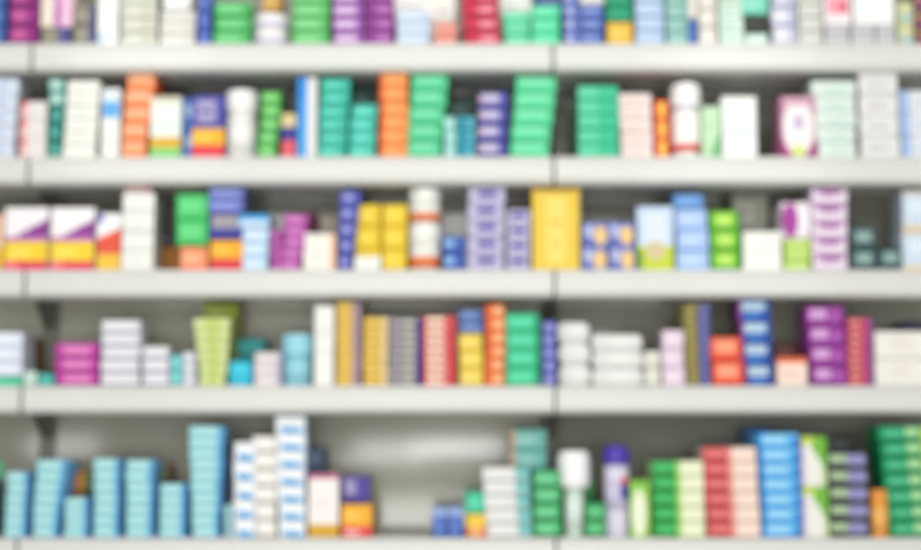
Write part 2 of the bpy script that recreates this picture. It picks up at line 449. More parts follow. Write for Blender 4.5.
S(2, 126, 154, 73.5, 5, [(255, 150, 96), (.05, .55, .95, .95, (255, 178, 138)), (0, 0, 1, .1, (226, 104, 48))], 'salmon orange carton', 'stack with shifted top', bx=(122, 146), side=(228, 96, 50))
S(2, 150, 181, 96, 1, [(228, 236, 228), (.05, .9, .95, 1, (210, 206, 180)), (0, .15, 1, .33, (216, 172, 44)), (0, 0, 1, .15, (124, 206, 118)), (.2, .5, .7, .56, (205, 220, 215))], 'tall white carton', 'with yellow and green foot', name='tall_carton')
S(2, 183, 195, 98, 2, [(64, 112, 184), (.2, .4, .8, .8, (170, 190, 215))], 'thin blue carton', 'pair left of sunset banded', name='slim_carton', yf=.03, depth=.065)
S(2, 192, 225, 95, 1, VITA(), 'blue carton with yellow and red foot', 'left of white bottle', name='vitamin_carton')
bottle(2, 226, 258, 89, [('body', [(.86, 0), (.93, .02), (.93, .6), (.84, .66), (.8, .69)], (234, 234, 230), 0), ('label', [(.938, .08), (.938, .56)], (240, 240, 236), 0),
    ('cap', [(.9, .69), (.97, .7), (1, .74), (1, .95), (.93, 1)], (244, 243, 240), .02)], 'white capped bottle', 'beside blue yellow and red carton', 'pill_bottle', 'bottle')
S(2, 261, 281, 91, 5, [(92, 188, 92), (.15, .3, .8, .8, (132, 212, 124)), (0, 0, 1, .1, (56, 150, 66))], 'leaf green carton', 'leaning stack right of white bottle', bx=(258, 277), side=(50, 130, 60), name='slim_carton')
S(2, 281, 296, 113, 1, [(58, 50, 140), (0, .7, 1, 1, (222, 204, 150)), (0, 0, 1, .38, (226, 92, 104))], 'small navy carton', 'with coral foot behind green', name='vitamin_carton', layer=0)
S(2, 297, 317, 77, 1, [(228, 229, 228), ('w', 0, .5, 0, .65, 1.4, (24, 140, 226)), ('w', .0, .3, 0, 1.2, 1.2, (24, 140, 226)), ('w', .1, .3, 0, .3, .9, (90, 180, 240)), (.62, .1, .9, .9, (236, 236, 234))], 'tall white and bright blue carton', 'left of teal stacks', name='tall_carton')
S(2, 320, 350, 78, 6, [(56, 186, 162), (.15, .3, .7, .7, (92, 214, 192)), (0, 0, 1, .09, (38, 168, 146))], 'teal carton', 'tall leaning stack', bx=(318, 346), side=(20, 140, 120))
S(2, 351, 377, 104, 4, [(66, 194, 172), (.15, .3, .7, .7, (104, 220, 202)), (0, 0, 1, .09, (50, 180, 158))], 'teal carton', 'shorter stack left of orange', bx=(348, 375), side=(30, 150, 130))
S(2, 344, 380, 85, 2, (10, 62, 52), 'dark green carton', 'pair behind shorter teal stack', layer=1)
S(2, 379, 408, 73, 6, [(247, 152, 76), (0, 0, 1, .08, (232, 126, 50)), (0, 0, .12, 1, (226, 96, 40)), (.25, .35, .7, .7, (250, 168, 100))], 'orange carton', 'stack between teal and mint', side=(215, 90, 40), top=(224, 110, 50))
S(2, 411, 448, 74, 5, [(80, 204, 146), (.12, .5, .8, .9, (116, 220, 170)), (0, 0, 1, .09, (46, 176, 116))], 'mint carton', 'leaning stack beside orange stack', bx=(407, 441), side=(30, 170, 110), top=(40, 180, 120))
S(2, 444, 456, 116, 3, [(148, 216, 206), (.2, .3, .7, .7, (200, 226, 226))], 'narrow pale aqua carton', 'stack right of leaning mint', name='slim_carton')
S(2, 457, 475, 116, 3, [(38, 156, 176), (.35, .3, .65, .7, (20, 100, 140)), (.7, .1, .95, .9, (90, 190, 205))], 'blue teal carton', 'stack left of violet', name='slim_carton')
S(2, 446, 478, 97, 2, (14, 60, 52), 'dark green carton', 'pair behind blue teal stack', layer=1)
S(2, 449, 476, 87, 1, (92, 92, 84), 'grey carton', 'on dark green pair', layer=1, base=96.6, name='slim_carton')
S(2, 478, 508, 92, 4, [(74, 76, 168), (.0, .35, .72, .92, (176, 170, 208)), (0, 0, 1, .22, (50, 44, 146)), (0, .35, .1, .9, (150, 120, 150))], 'violet carton', 'stack left of leaning mint', lean=1, side=(60, 60, 150))
S(2, 516, 557, 76, 5, [(84, 212, 152), (.08, .5, .85, .92, (118, 226, 176)), (0, 0, 1, .08, (64, 196, 134))], 'mint carton', 'leaning stack at shelf join', bx=(510, 549), side=(28, 165, 108), top=(30, 185, 120))
S(2, 578, 619, 85, 5, [(54, 194, 148), (0, .1, .5, .9, (88, 208, 162)), (0, 0, 1, .08, (40, 178, 132))], 'green mint carton', 'stack right of shelf join', side=(30, 160, 115))
S(2, 619, 652, 93, 5, [(240, 226, 220), (.1, .25, .8, .55, (240, 206, 200)), (0, 0, 1, .06, (224, 204, 198))], 'pinkish white carton', 'stack beside green mint', top=(220, 80, 90), bx=(621, 653))
S(2, 654, 669, 100, 3, [(228, 86, 42), (.3, .1, .75, .9, (242, 180, 70))], 'narrow red orange carton', 'stack left of white bottle', name='slim_carton', side=(220, 60, 40))
bottle(2, 670, 701, 82, [('body', [(.92, 0), (.98, .02), (.98, .6), (.9, .66)], [(232, 230, 224)] * 3, 0), ('label', [(.985, .09), (.985, .19), (.985, .58)], [(222, 84, 76), (240, 236, 230)], 0),
    ('neck', [(.86, .66), (.86, .69)], (168, 166, 206), 0), ('cap', [(.95, .69), (1, .7), (1, .94), (.92, 1)], (240, 238, 236), .02)], 'white bottle with red band', 'right of red orange cartons', 'lotion_bottle', 'bottle', yf=.012)
S(2, 702, 721, 106, 1, [(188, 222, 182), ('w', .4, 1, 0, .1, .5, (120, 184, 128)), (.2, .6, .7, .66, (160, 205, 160))], 'pale green carton', 'right of red banded bottle', name='tall_carton')
S(2, 722, 757, 96, 1, [(240, 241, 240), (.15, .3, .85, .36, (200, 216, 236)), (.15, .4, .85, .46, (206, 220, 238)), (.15, .5, .7, .54, (200, 216, 236))], 'white carton with pale blue print', 'beside pale green carton', name='tall_carton')
S(2, 780, 817, 96, 1, [(186, 128, 158), ('e', .5, .5, .44, .48, (238, 232, 232)), ('e', .5, .58, .14, .12, (196, 172, 206)), ('w', 0, .4, 0, .3, -.05, (160, 50, 120)), ('w', .6, 1, 0, -.05, .3, (160, 50, 120)), ('e', .5, .1, .2, .1, (206, 224, 120)), (.1, .86, .9, 1, (206, 160, 180))], 'mauve carton with white oval', 'left of pale mint stack', name='tall_carton')
S(2, 812, 857, 80, 5, [(220, 234, 225), (.25, .3, .75, .45, (172, 216, 202)), (0, 0, 1, .05, (196, 218, 208))], 'whitish mint carton', 'stack right of mauve carton', bx=(818, 856), top=(90, 190, 168))
S(2, 859, 898, 73, 4, [(232, 230, 228), (.2, .4, .75, .55, (190, 188, 196)), (0, 0, 1, .05, (214, 212, 212))], 'white carton with grey print', 'tall stack near right edge', lean=-1)
S(2, 900, 930, 90, 3, [(226, 230, 234), (0, 0, .35, 1, (176, 198, 230)), (.5, .3, .9, .6, (210, 216, 226))], 'blue edged white carton', 'stack cut off at right edge')
for a, b, yt, c, lk, wv in ((146, 178, 90, (70, 46, 40), 'dark brown carton', 'behind yellow footed carton'), (226, 262, 96, (70, 72, 66), 'dark grey carton', 'behind white capped bottle')):
    S(2, a, b, yt, 2, c, lk, 'pair ' + wv, layer=1)

# ---- middle shelf
wp = [(246, 242, 244), (0, 0, 1, .14, (226, 52, 88)), (0, .14, 1, .46, (245, 208, 44)), ('w', .12, 1, .5, .5, .82, (140, 56, 146)), (.0, .46, 1, .54, (190, 120, 185)), (.1, .2, .6, .36, (250, 222, 90)), (0, .0, .3, .14, (240, 110, 130))]
S(3, -16, 3, 214, 1, [(240, 200, 170), (0, 0, 1, .4, (240, 190, 60))], 'peach carton', 'cut off at left edge')
S(3, 4, 48, 207, 1, wp, 'white purple and yellow carton', 'nearest the left edge', name='vitamin_carton')
S(3, 50, 94, 207, 1, wp, 'white purple and yellow carton', 'second from left edge', name='vitamin_carton')
S(3, 96, 121, 213, 1, [(242, 242, 242), ('w', 0, 1, .28, .55, .75, (226, 84, 58)), (0, 0, 1, .29, (238, 192, 62)), ('w', 0, .3, .85, 1.2, .9, (120, 130, 200)), (0, .28, .9, .34, (225, 90, 80))], 'white carton', 'with red wedge and yellow foot', name='vitamin_carton', yf=.012)
S(3, 122, 154, 192, 4, [(237, 237, 232), (.2, .4, .7, .6, (226, 228, 226)), (0, 0, 1, .06, (216, 216, 208))], 'white carton', 'tall stack right of red wedge', bx=(122, 154))
S(3, 124, 149, 186.5, 1, (216, 164, 162), 'flat pink carton', 'on tall white stack', base=191.8, name='slim_carton')
S(3, 152, 182, 246, 1, [(166, 104, 24), (0, .3, .3, .8, (60, 50, 60))], 'brown orange carton', 'behind green carton', layer=1)
S(3, 152, 182, 232, 1, (34, 34, 56), 'black navy carton', 'on brown orange carton', layer=1, base=245.6, name='slim_carton')
S(3, 180, 208, 246, 1, [(245, 152, 104), (.1, .3, .7, .7, (250, 180, 140)), (0, 0, 1, .12, (238, 110, 90))], 'salmon orange carton', 'beneath green cartons')
S(3, 176, 208, 194, 2, [(68, 196, 104), (.12, .3, .8, .8, (104, 214, 134)), (0, 0, 1, .05, (46, 168, 82))], 'bright green carton', 'pair on salmon carton', base=245.6)
S(3, 210, 243, 240, 1, [(245, 172, 24), (0, 0, 1, .38, (222, 54, 66)), (.1, .55, .6, .8, (250, 196, 70))], 'yellow and red carton', 'beneath silver blue carton', name='vitamin_carton')
S(3, 209, 243, 213, 1, [(64, 62, 160), (.05, .42, .85, .95, (160, 156, 160)), (0, 0, 1, .3, (52, 50, 152))], 'silver and blue carton', 'on yellow and red carton', base=239.6, name='vitamin_carton')
S(3, 208, 243, 187.5, 2, [(116, 130, 206), (.1, .3, .8, .8, (146, 158, 220)), (0, 0, 1, .14, (80, 90, 180))], 'periwinkle carton', 'pair on silver blue carton', base=212.6)
S(3, 240, 269, 228, 3, [(198, 226, 250), (.15, .3, .75, .7, (216, 236, 252)), (0, 0, 1, .08, (160, 200, 236))], 'sky blue carton', 'stack left of purple', top=(60, 165, 230), bx=(240, 268))
S(3, 238, 269, 214, 1, [(198, 226, 250), (0, .55, 1, 1, (66, 166, 230)), (.15, .2, .7, .45, (216, 236, 252))], 'sky blue carton with bright top', 'on sky blue stack', base=227.6)
S(3, 270, 283, 229, 4, [(172, 70, 158), (.2, .3, .8, .7, (196, 106, 184)), (0, 0, 1, .12, (140, 40, 130))], 'narrow purple carton', 'lower purple stack', name='slim_carton')
S(3, 284, 308, 214, 5, [(192, 90, 178), (.15, .3, .75, .75, (212, 130, 200)), (0, 0, 1, .12, (160, 54, 146))], 'purple carton', 'taller purple stack', bx=(282, 301), side=(120, 26, 70))
S(3, 300, 318, 213, 2, (106, 24, 62), 'maroon carton', 'pair behind purple stacks', layer=1)
S(3, 319, 340, 213, 2, (160, 152, 134), 'grey brown carton', 'pair behind cream carton', layer=1)
S(3, 303, 336, 233, 1, [(241, 237, 228), (.84, 0, 1, 1, (246, 200, 156)), (.2, .4, .65, .5, (228, 224, 216))], 'cream carton with peach edge', 'left of blue stack', name='tall_carton')
S(3, 339, 360, 190, 5, [(78, 88, 178), (.2, .35, .62, .75, (150, 156, 216)), (0, 0, 1, .1, (52, 56, 148))], 'blue carton', 'narrow stack left of yellow', side=(60, 64, 160), bx=(338, 353), name='slim_carton')
for k, (a, b) in enumerate(((355, 381), (382, 407))):
    S(3, a, b, 204, 3, [(236, 202, 36), (.15, .3, .7, .7, (244, 214, 70)), (0, 0, 1, .05, (214, 176, 20))], 'yellow carton', ['stack behind white card', 'stack left of round jars'][k], side=(205, 160, 20), yf=.022, depth=.074)
S(3, 354, 381, 256, 1, [(242, 242, 234), (.2, .4, .8, .55, (222, 222, 214))], 'small white carton', 'in front of yellow stack', name='slim_carton', depth=.016, yf=.003)
for a, b, wv in ((223.5, None, 'beneath its twin beside yellow stack'), (187.5, 223, 'on its twin beside yellow stack')):
    bottle(3, 409, 441, a, [('body', [(.9, 0), (.97, .04), (.97, .62), (.92, .66)], [(232, 232, 224)] * 3, 0), ('label', [(.978, .05), (.978, .3), (.978, .62)], [(238, 128, 72), (234, 234, 226)], 0),
        ('lid', [(.96, .66), (1, .69), (1, .95), (.94, 1)], (242, 243, 236), .02)], 'round white jar with orange band', wv, 'cream_jar', 'jar', base=b)
S(3, 404, 442, 236, 2, [(44, 186, 134), (.3, .3, .7, .7, (80, 210, 160))], 'emerald carton', 'pair behind round jars', layer=1)
S(3, 443, 466, 236, 2, [(48, 84, 176), (.05, .35, .5, .85, (140, 186, 232)), (0, 0, 1, .1, (28, 56, 140))], 'blue carton', 'pair left of lavender stacks')
vb = [(192, 187, 216), (.26, .45, .78, .82, (76, 60, 166)), (.3, .12, .7, .2, (150, 144, 196)), (0, 0, 1, .06, (172, 166, 200))]
S(3, 468, 505, 187, 5, vb, 'lavender carton with violet bar', 'taller lavender stack', bx=(468, 504))
S(3, 507, 530, 209, 4, [(192, 187, 216), (.15, .45, .85, .82, (76, 60, 166)), (.3, .12, .7, .2, (150, 144, 196))], 'lavender carton with violet bar', 'shorter lavender stack')
S(3, 532, 580, 187.5, 1, [(236, 202, 66), (.28, .08, .72, .9, (242, 220, 110)), (.05, .97, .95, 1, (190, 140, 50)), (.36, .55, .64, .6, (226, 186, 60)), (.4, .3, .6, .34, (228, 190, 66))], 'large tall yellow carton', 'across the shelf join', name='tall_carton', side=(225, 180, 40))
for k, (a, b) in enumerate(((582, 608), (609, 635))):
    S(3, a, b, 222, 2, [(118, 128, 200), ('e', .72, .45, .27, .42, (242, 204, 128)), (.08, .4, .4, .92, (188, 194, 230)), (0, 0, .5, .2, (84, 94, 182))], 'periwinkle carton with yellow dot', ['pair beside large yellow carton', 'pair beside lime footed carton'][k], name='lozenge_carton')
S(3, 584, 634, 211, 2, (104, 104, 90), 'grey olive carton', 'pair behind periwinkle cartons', layer=1)
S(3, 637, 674, 206, 1, [(200, 218, 242), (.2, .4, .8, .9, (220, 230, 246)), (0, 0, 1, .38, (196, 212, 46)), ('e', .5, .3, .28, .16, (212, 196, 150)), (0, .0, .15, .3, (120, 170, 60))], 'pale blue carton', 'with lime foot', name='tall_carton')
S(3, 676, 708, 209, 3, [(164, 194, 238), (.15, .3, .75, .7, (186, 210, 244)), (0, 0, 1, .06, (140, 172, 224))], 'soft blue carton', 'stack under darker blue carton', bx=(676, 709))
S(3, 674, 704, 194, 1, [(100, 150, 212), (.2, .4, .7, .7, (126, 170, 224))], 'darker blue carton', 'on soft blue stack', base=208.6)
S(3, 711, 741, 211, 3, [(120, 200, 48), (.22, .25, .72, .85, (176, 220, 94)), (0, 0, 1, .16, (64, 152, 30)), (.88, 0, 1, 1, (66, 150, 32))], 'lime green carton', 'stack left of white carton')
S(3, 732, 768, 193, 2, (152, 150, 138), 'grey beige carton', 'pair behind square white carton', layer=1)
S(3, 743, 782, 231, 1, [(238, 238, 232), (.2, .45, .75, .55, (224, 226, 222))], 'square white carton', 'right of lime green stack', name='tall_carton')
S(3, 784, 811, 239, 3, [(192, 222, 112), (.2, .3, .8, .7, (212, 232, 146)), (0, 0, 1, .14, (156, 200, 80))], 'pale lime carton', 'stack under mauve carton', name='slim_carton')
S(3, 782, 811, 202, 1, [(236, 226, 236), ('e', .28, .5, .3, .5, (164, 62, 152)), (.7, .2, .9, .8, (246, 242, 246))], 'white carton with mauve oval', 'on pale lime stack', base=238.6)
S(3, 812, 848, 187.5, 5, [(236, 221, 236), (.1, .66, .9, .92, (160, 72, 160)), (.3, .55, .7, .7, (160, 72, 160)), (.2, .2, .5, .3, (222, 200, 224)), (0, 0, 1, .05, (190, 140, 190))], 'white carton with purple band', 'tall stack right of mauve', top=(90, 20, 80), bx=(812, 847))
S(3, 850, 876, 227, 2, [(58, 84, 90), (.2, .3, .85, .85, (142, 172, 166)), (0, 0, 1, .1, (30, 52, 60))], 'dark teal carton', 'pair beside purple banded stack')
S(3, 878, 903, 248, 1, [(58, 84, 90), (.2, .35, .85, .85, (142, 172, 166))], 'dark teal carton', 'single beside teal pair')
S(3, 852, 882, 218, 1, (96, 98, 84), 'olive grey carton', 'behind dark teal pair', layer=1)
S(3, 904, 934, 190, 2, [(206, 222, 236), (.2, .4, .7, .8, (222, 234, 244)), (0, 0, 1, .09, (238, 206, 150)), (0, .9, 1, 1, (214, 208, 196))], 'ice blue carton', 'pair cut off at right edge', bx=(902, 934))

# ---- fourth shelf
S(4, -12, 22, 377, 1, [(72, 202, 152), (.2, .3, .7, .7, (110, 220, 178))], 'flat green carton', 'beneath ice white cartons at left edge', name='slim_carton')
S(4, -12, 22, 332, 3, [(226, 233, 246), (.2, .3, .7, .7, (236, 242, 250)), (0, 0, 1, .08, (196, 206, 226))], 'ice white carton', 'stack on flat green carton', base=376.6)
S(4, 24, 33, 337, 1, (152, 102, 44), 'thin brown carton', 'behind ice white stack', name='slim_carton', layer=1)
S(4, 23, 37, 371, 1, (196, 226, 212), 'small pale mint carton', 'low beside left seam', name='slim_carton')
S(4, 38, 54, 374, 1, (64, 184, 174), 'small teal carton', 'low left of magenta stack', name='slim_carton')
S(4, 55, 98, 343, 3, [(196, 62, 168), (.18, .2, .82, .8, (224, 124, 190)), (0, 0, 1, .13, (150, 26, 124))], 'wide magenta carton', 'stack of three', bx=(56, 98), top=(222, 130, 195))
lv_ = [(230, 227, 234), (.15, .35, .8, .75, (238, 236, 240)), (0, 0, 1, .14, (160, 156, 186))]
S(4, 101, 140, 320, 5, lv_, 'lavender white carton', 'taller stack beside magenta')
S(4, 141, 169, 346, 3, lv_, 'lavender white carton', 'shorter stack beside magenta', bx=(129, 168)) if False else S(4, 142, 169, 346, 3, lv_, 'lavender white carton', 'shorter stack of three')
S(4, 170, 181, 355, 2, (112, 216, 216), 'narrow turquoise carton', 'pair right of lavender white', name='slim_carton')
S(4, 182, 196, 352, 3, (222, 226, 236), 'narrow whitish carton', 'stack left of lime stack', name='slim_carton')
S(4, 193, 230, 318, 6, [(214, 226, 158), (.3, .2, .75, .85, (198, 212, 112)), (0, 0, 1, .1, (184, 200, 110))], 'pale lime carton', 'stack with narrower foot', bx=(200, 226), side=(140, 150, 60), yf=.004)
S(4, 203, 238, 303, 5, [(152, 172, 52), (.1, .2, .6, .7, (172, 190, 84))], 'olive green carton', 'stack behind pale lime stack', layer=1, side=(150, 100, 50))
S(4, 229, 252, 361, 1, [(28, 186, 216), (.1, .5, .8, .9, (60, 205, 230))], 'bright turquoise carton', 'right of pale lime stack')
S(4, 236, 265, 338, 2, [(22, 142, 142), (.1, .5, .8, .85, (40, 165, 165))], 'dark teal carton', 'pair behind bright turquoise carton', layer=1)
S(4, 254, 281, 352, 3, [(224, 216, 218), (.1, .3, .6, .7, (234, 226, 226)), (.88, 0, 1, 1, (200, 186, 216))], 'pinkish white carton', 'stack left of aqua tub')
bottle(4, 282, 313, 334, [('body', [(.88, 0), (.92, .03), (.92, .54), (.9, .58)], (134, 204, 220), 0), ('label', [(.926, .1), (.926, .5)], (150, 212, 226), 0),
    ('lid', [(.97, .58), (1, .6), (1, .93), (.94, 1)], [(60, 150, 170), (152, 216, 232), (156, 218, 232)], .02)], 'aqua tub with paler lid', 'left of tall white carton', 'cream_tub', 'tub')
S(4, 314, 334, 305, 1, [(241, 241, 235), (.0, .41, 1, .43, (214, 214, 206)), (.2, .6, .8, .75, (232, 232, 228))], 'tall white carton', 'left of gold stacks', name='tall_carton')
gd = [(228, 186, 66), (.1, .3, .6, .8, (236, 202, 96)), (0, 0, 1, .12, (200, 150, 40))]
S(4, 336, 361, 302, 9, gd[:1] + [(.66, 0, 1, 1, (170, 148, 150))] + gd[1:], 'thin gold carton', 'taller gold stack', name='slim_carton', side=(150, 130, 140))
S(4, 363, 388, 317, 8, gd[:1] + [(.75, 0, 1, 1, (236, 214, 150))] + gd[1:], 'thin gold carton', 'shorter gold stack', name='slim_carton', side=(190, 160, 120))
S(4, 389, 421, 318, 8, [(160, 152, 150), (.05, .3, .35, .8, (172, 158, 176)), (.45, .3, .8, .8, (190, 194, 176)), (0, 0, 1, .2, (100, 94, 104)), (.88, 0, 1, 1, (66, 60, 152))], 'thin grey carton', 'stack between gold and red', name='slim_carton', side=(60, 55, 150))
S(4, 423, 456, 316, 8, [(218, 66, 74), (.08, .25, .66, .95, (244, 202, 182)), (0, 0, 1, .1, (200, 70, 76))], 'thin red and cream carton', 'stack right of grey', name='slim_carton', side=(200, 40, 60))
S(4, 459, 483, 333, 3, [(236, 206, 72), (.1, .3, .7, .7, (242, 218, 110)), (0, 0, 1, .06, (214, 180, 50))], 'yellow carton', 'stack beneath blue pair')
S(4, 459, 483, 309, 2, [(86, 116, 182), (.15, .3, .7, .8, (130, 156, 208)), (0, .86, 1, 1, (40, 58, 110))], 'steel blue carton', 'pair on yellow stack', base=332.6, top=(36, 56, 106))
S(4, 485, 505, 304, 6, [(242, 130, 56), (.5, .3, .9, .8, (250, 190, 140)), (0, 0, 1, .1, (226, 100, 36)), (0, 0, .2, 1, (228, 96, 40))], 'narrow orange carton', 'stack left of emerald', name='slim_carton')
S(4, 506, 541, 313, 4, [(44, 198, 142), (.1, .25, .75, .8, (76, 212, 162)), (0, 0, 1, .08, (24, 160, 108)), (.88, 0, 1, 1, (14, 152, 102))], 'emerald carton', 'stack left of shelf join', side=(10, 130, 90))
S(4, 542, 556, 321, 5, [(106, 112, 194), (.2, .3, .8, .75, (146, 152, 216)), (0, 0, 1, .14, (70, 74, 164))], 'narrow periwinkle carton', 'stack at shelf join', name='slim_carton')
S(4, 558, 590, 322, 3, WHITE, 'white rounded pack', 'taller stack right of join', name='soft_pack', cat='pack', flat=((230, 230, 227), (190, 190, 200)), lean=-1)
S(4, 592, 643, 334, 3, WHITE, 'white rounded pack', 'wider stack right of join', name='soft_pack', cat='pack', flat=((233, 233, 230), (184, 186, 208)))
S(4, 588, 622, 325, 4, (128, 128, 118), 'grey carton', 'stack behind white rounded packs', layer=1)
S(4, 644, 660, 351, 2, (228, 227, 212), 'small cream carton', 'pair right of rounded packs', name='slim_carton')
S(4, 662, 684, 330, 3, [(230, 210, 226), (.15, .3, .7, .7, (238, 222, 234)), (0, 0, 1, .06, (212, 188, 210))], 'pale pink carton', 'stack left of striped stack', bx=(662, 685), lean=0)
S(4, 683, 711, 305, 9, [(142, 132, 70), (.1, .35, .5, .85, (176, 160, 74)), (0, 0, 1, .18, (84, 80, 60)), (.58, 0, 1, 1, (98, 100, 140)), (.62, .35, .9, .8, (136, 140, 188)), (.58, 0, 1, .2, (66, 66, 96)), (.5, 0, .6, 1, (62, 60, 84))], 'thin olive and blue carton', 'stack beside pale pink', name='slim_carton', bx=(686, 710))
S(4, 711, 742, 337, 2, [(240, 94, 60), (.15, .35, .82, .88, (248, 160, 124)), (0, 0, 1, .16, (204, 46, 30))], 'red orange carton', 'pair left of tall blue stack', bx=(712, 743))
nb = [(30, 72, 162), (.1, .48, .85, .9, (158, 188, 216)), (.2, .1, .7, .3, (66, 130, 208)), (0, 0, .08, 1, (120, 60, 140))]
S(4, 738, 771, 299, 4, nb, 'blue and ice carton', 'tall blue stack', bx=(745, 773), side=(100, 40, 110))
S(4, 777, 808, 357, 1, [(247, 222, 208), (0, .82, 1, 1, (232, 110, 62)), (.15, .3, .7, .55, (242, 202, 190))], 'pale salmon carton', 'between blue and purple stacks')
S(4, 774, 806, 344, 2, (98, 44, 42), 'maroon carton', 'pair behind pale salmon carton', layer=1)
S(4, 807, 845, 306, 4, [(154, 56, 156), (.08, .35, .55, .88, (200, 144, 204)), (0, 0, 1, .12, (116, 26, 120)), (.65, .3, .9, .7, (170, 86, 174))], 'purple carton', 'stack left of magenta red', bx=(811, 846))
S(4, 847, 873, 318, 8, [(198, 66, 112), (.12, .3, .55, .8, (232, 148, 126)), (0, 0, 1, .12, (166, 40, 90)), (.85, 0, 1, 1, (160, 80, 150))], 'thin magenta red carton', 'stack right of purple', name='slim_carton', lean=1)
S(4, 875, 928, 331, 2, [(238, 235, 226), (.3, .35, .7, .42, (228, 208, 204)), (.3, .55, .7, .62, (228, 208, 204)), (.3, .72, .7, .78, (228, 212, 206)), (0, 0, 1, .03, (222, 218, 210))], 'wide cream carton', 'pair cut off at right edge')
S(4, 902, 932, 322, 2, (28, 30, 74), 'navy carton', 'pair behind wide cream cartons', layer=1)

# ---- bottom shelf
bottle(5, -16, 4.5, 462, [('body', [(.92, 0), (1, .02), (1, .66), (.7, .74), (.5, .77)], (12, 52, 62), 0), ('label', [(1.006, .12), (1.006, .6)], (20, 60, 70), 0), ('cap', [(.55, .77), (.72, .79), (.72, .97), (.66, 1)], (60, 196, 140), .02)], 'dark teal bottle with green cap', 'cut off at left edge', 'syrup_bottle', 'bottle')
tl = [(166, 228, 232), (.12, .3, .7, .75, (186, 232, 230)), (0, 0, 1, .12, (116, 186, 208)), (.86, 0, 1, 1, (112, 186, 228))]
TS = (128, 196, 240)
for a, b, yt, n, ba, bb, wv in ((6, 27, 472, 6, 5, 26, 'leftmost aqua stack'), (35, 65, 460, 7, 33, 57, 'second aqua stack from left'), (64, 87, 498, 4, 64, 87, 'lowest aqua stack'),
        (92, 118, 459, 7, 95, 119, 'fourth aqua stack from left'), (125, 152, 460, 7, 127, 153, 'fifth aqua stack from left'), (160, 185, 484, 5, 160, 185, 'aqua stack left of tallest'), (188, 223, 426, 10, 193, 219, 'tallest aqua stack')):
    S(5, a, b, yt, n, tl, 'thin pale aqua carton', wv, name='slim_carton', side=TS, bx=(ba, bb), top=(165, 220, 230))
S(5, 224, 232, 505, 3, (160, 214, 220), 'tiny aqua carton', 'stack beside tallest aqua stack', name='slim_carton', side=TS)
S(5, 70, 92, 472, 3, [(232, 140, 34), (.55, 0, 1, 1, (128, 124, 60)), (0, 0, 1, .08, (60, 50, 30))], 'orange and olive carton', 'stack behind lowest aqua stack', layer=1)
S(5, 150, 168, 464, 4, [(214, 116, 62), (.5, 0, 1, 1, (130, 120, 80))], 'burnt orange carton', 'stack behind fifth aqua stack', layer=1)
S(5, 222, 238, 446, 3, (52, 42, 44), 'black brown carton', 'stack right of tallest aqua stack', layer=1)
wb = [(240, 244, 249), (.25, .0, .95, .24, (84, 178, 230)), (.1, .1, .7, .34, (84, 178, 230)), (.15, .5, .7, .75, (244, 246, 250))]
S(5, 233, 255, 442, 5, wb, 'white carton with blue dash', 'shorter dashed stack', bx=(234, 256), side=(170, 205, 235), lean=0)
S(5, 252, 276, 436, 6, [(240, 237, 228), (.1, .3, .8, .8, (246, 243, 236)), (.0, 0, 1, .12, (182, 172, 166))], 'cream white carton', 'stack between dashed stacks', bx=(257, 277))
S(5, 275, 305, 415.8, 7, wb, 'white carton with blue dash', 'taller dashed stack', bx=(279, 306), side=(170, 205, 235))
S(5, 306, 324, 448, 4, (62, 82, 114), 'slate blue carton', 'stack behind white and gold carton', layer=1)
S(5, 308, 339, 474, 1, [(246, 240, 236), (0, .94, 1, 1, (200, 90, 140)), (0, 0, 1, .2, (216, 166, 26)), (.2, .5, .7, .6, (236, 230, 226))], 'white carton with gold foot', 'right of taller dashed stack', name='tall_carton')
S(5, 341, 372, 504, 1, [(246, 176, 28), (0, 0, 1, .34, (226, 66, 64)), (.1, .06, .6, .2, (245, 190, 190)), (.1, .55, .6, .8, (250, 200, 80))], 'yellow and red carton', 'beneath violet carton', name='vitamin_carton')
S(5, 342, 369, 476, 1, [(72, 60, 152), (.08, .3, .5, .9, (158, 148, 186)), (0, 0, 1, .2, (46, 36, 130))], 'violet carton', 'on yellow and red carton', base=503.6, name='vitamin_carton')
for k, (a, b) in enumerate(((432, 447), (448, 463))):
    S(5, a, b, 507, 1, [(62, 102, 184), (0, .72, 1, 1, (150, 176, 222)), (.2, .2, .7, .5, (90, 128, 204))], 'small blue carton', ['left of its twin', 'beside mint topped carton'][k], side=(50, 84, 160))
S(5, 466, 486, 514, 1, [(244, 202, 56), (0, 0, 1, .45, (232, 120, 70)), (.2, .1, .8, .4, (240, 190, 110))], 'small yellow and orange carton', 'beneath mint carton')
S(5, 465, 485, 492, 1, [(54, 196, 154), (.2, .3, .7, .7, (96, 214, 178))], 'small mint carton', 'on small yellow carton', base=513.6)
wt = [(230, 229, 226), (.7, 0, 1, 1, (118, 192, 188)), (0, 0, 1, .1, (196, 196, 196)), (.1, .4, .5, .7, (236, 236, 234)), (.72, .3, .95, .6, (160, 212, 208))]
S(5, 482, 530, 467, 5, wt, 'white and sea green carton', 'stack below teal carton', bx=(486, 532), side=(60, 150, 150))
S(5, 509, 547, 429, 5, [(120, 204, 192), (.2, .3, .7, .7, (160, 222, 214)), (0, 0, .18, 1, (190, 180, 160)), (0, 0, 1, .06, (70, 150, 140))], 'teal carton', 'stack behind white sea green', layer=1)
S(5, 534, 561, 471, 4, [(64, 182, 110), (.1, .3, .8, .75, (104, 204, 142)), (0, 0, 1, .16, (18, 122, 66))], 'green carton', 'stack left of white capped bottle', side=(20, 130, 70))
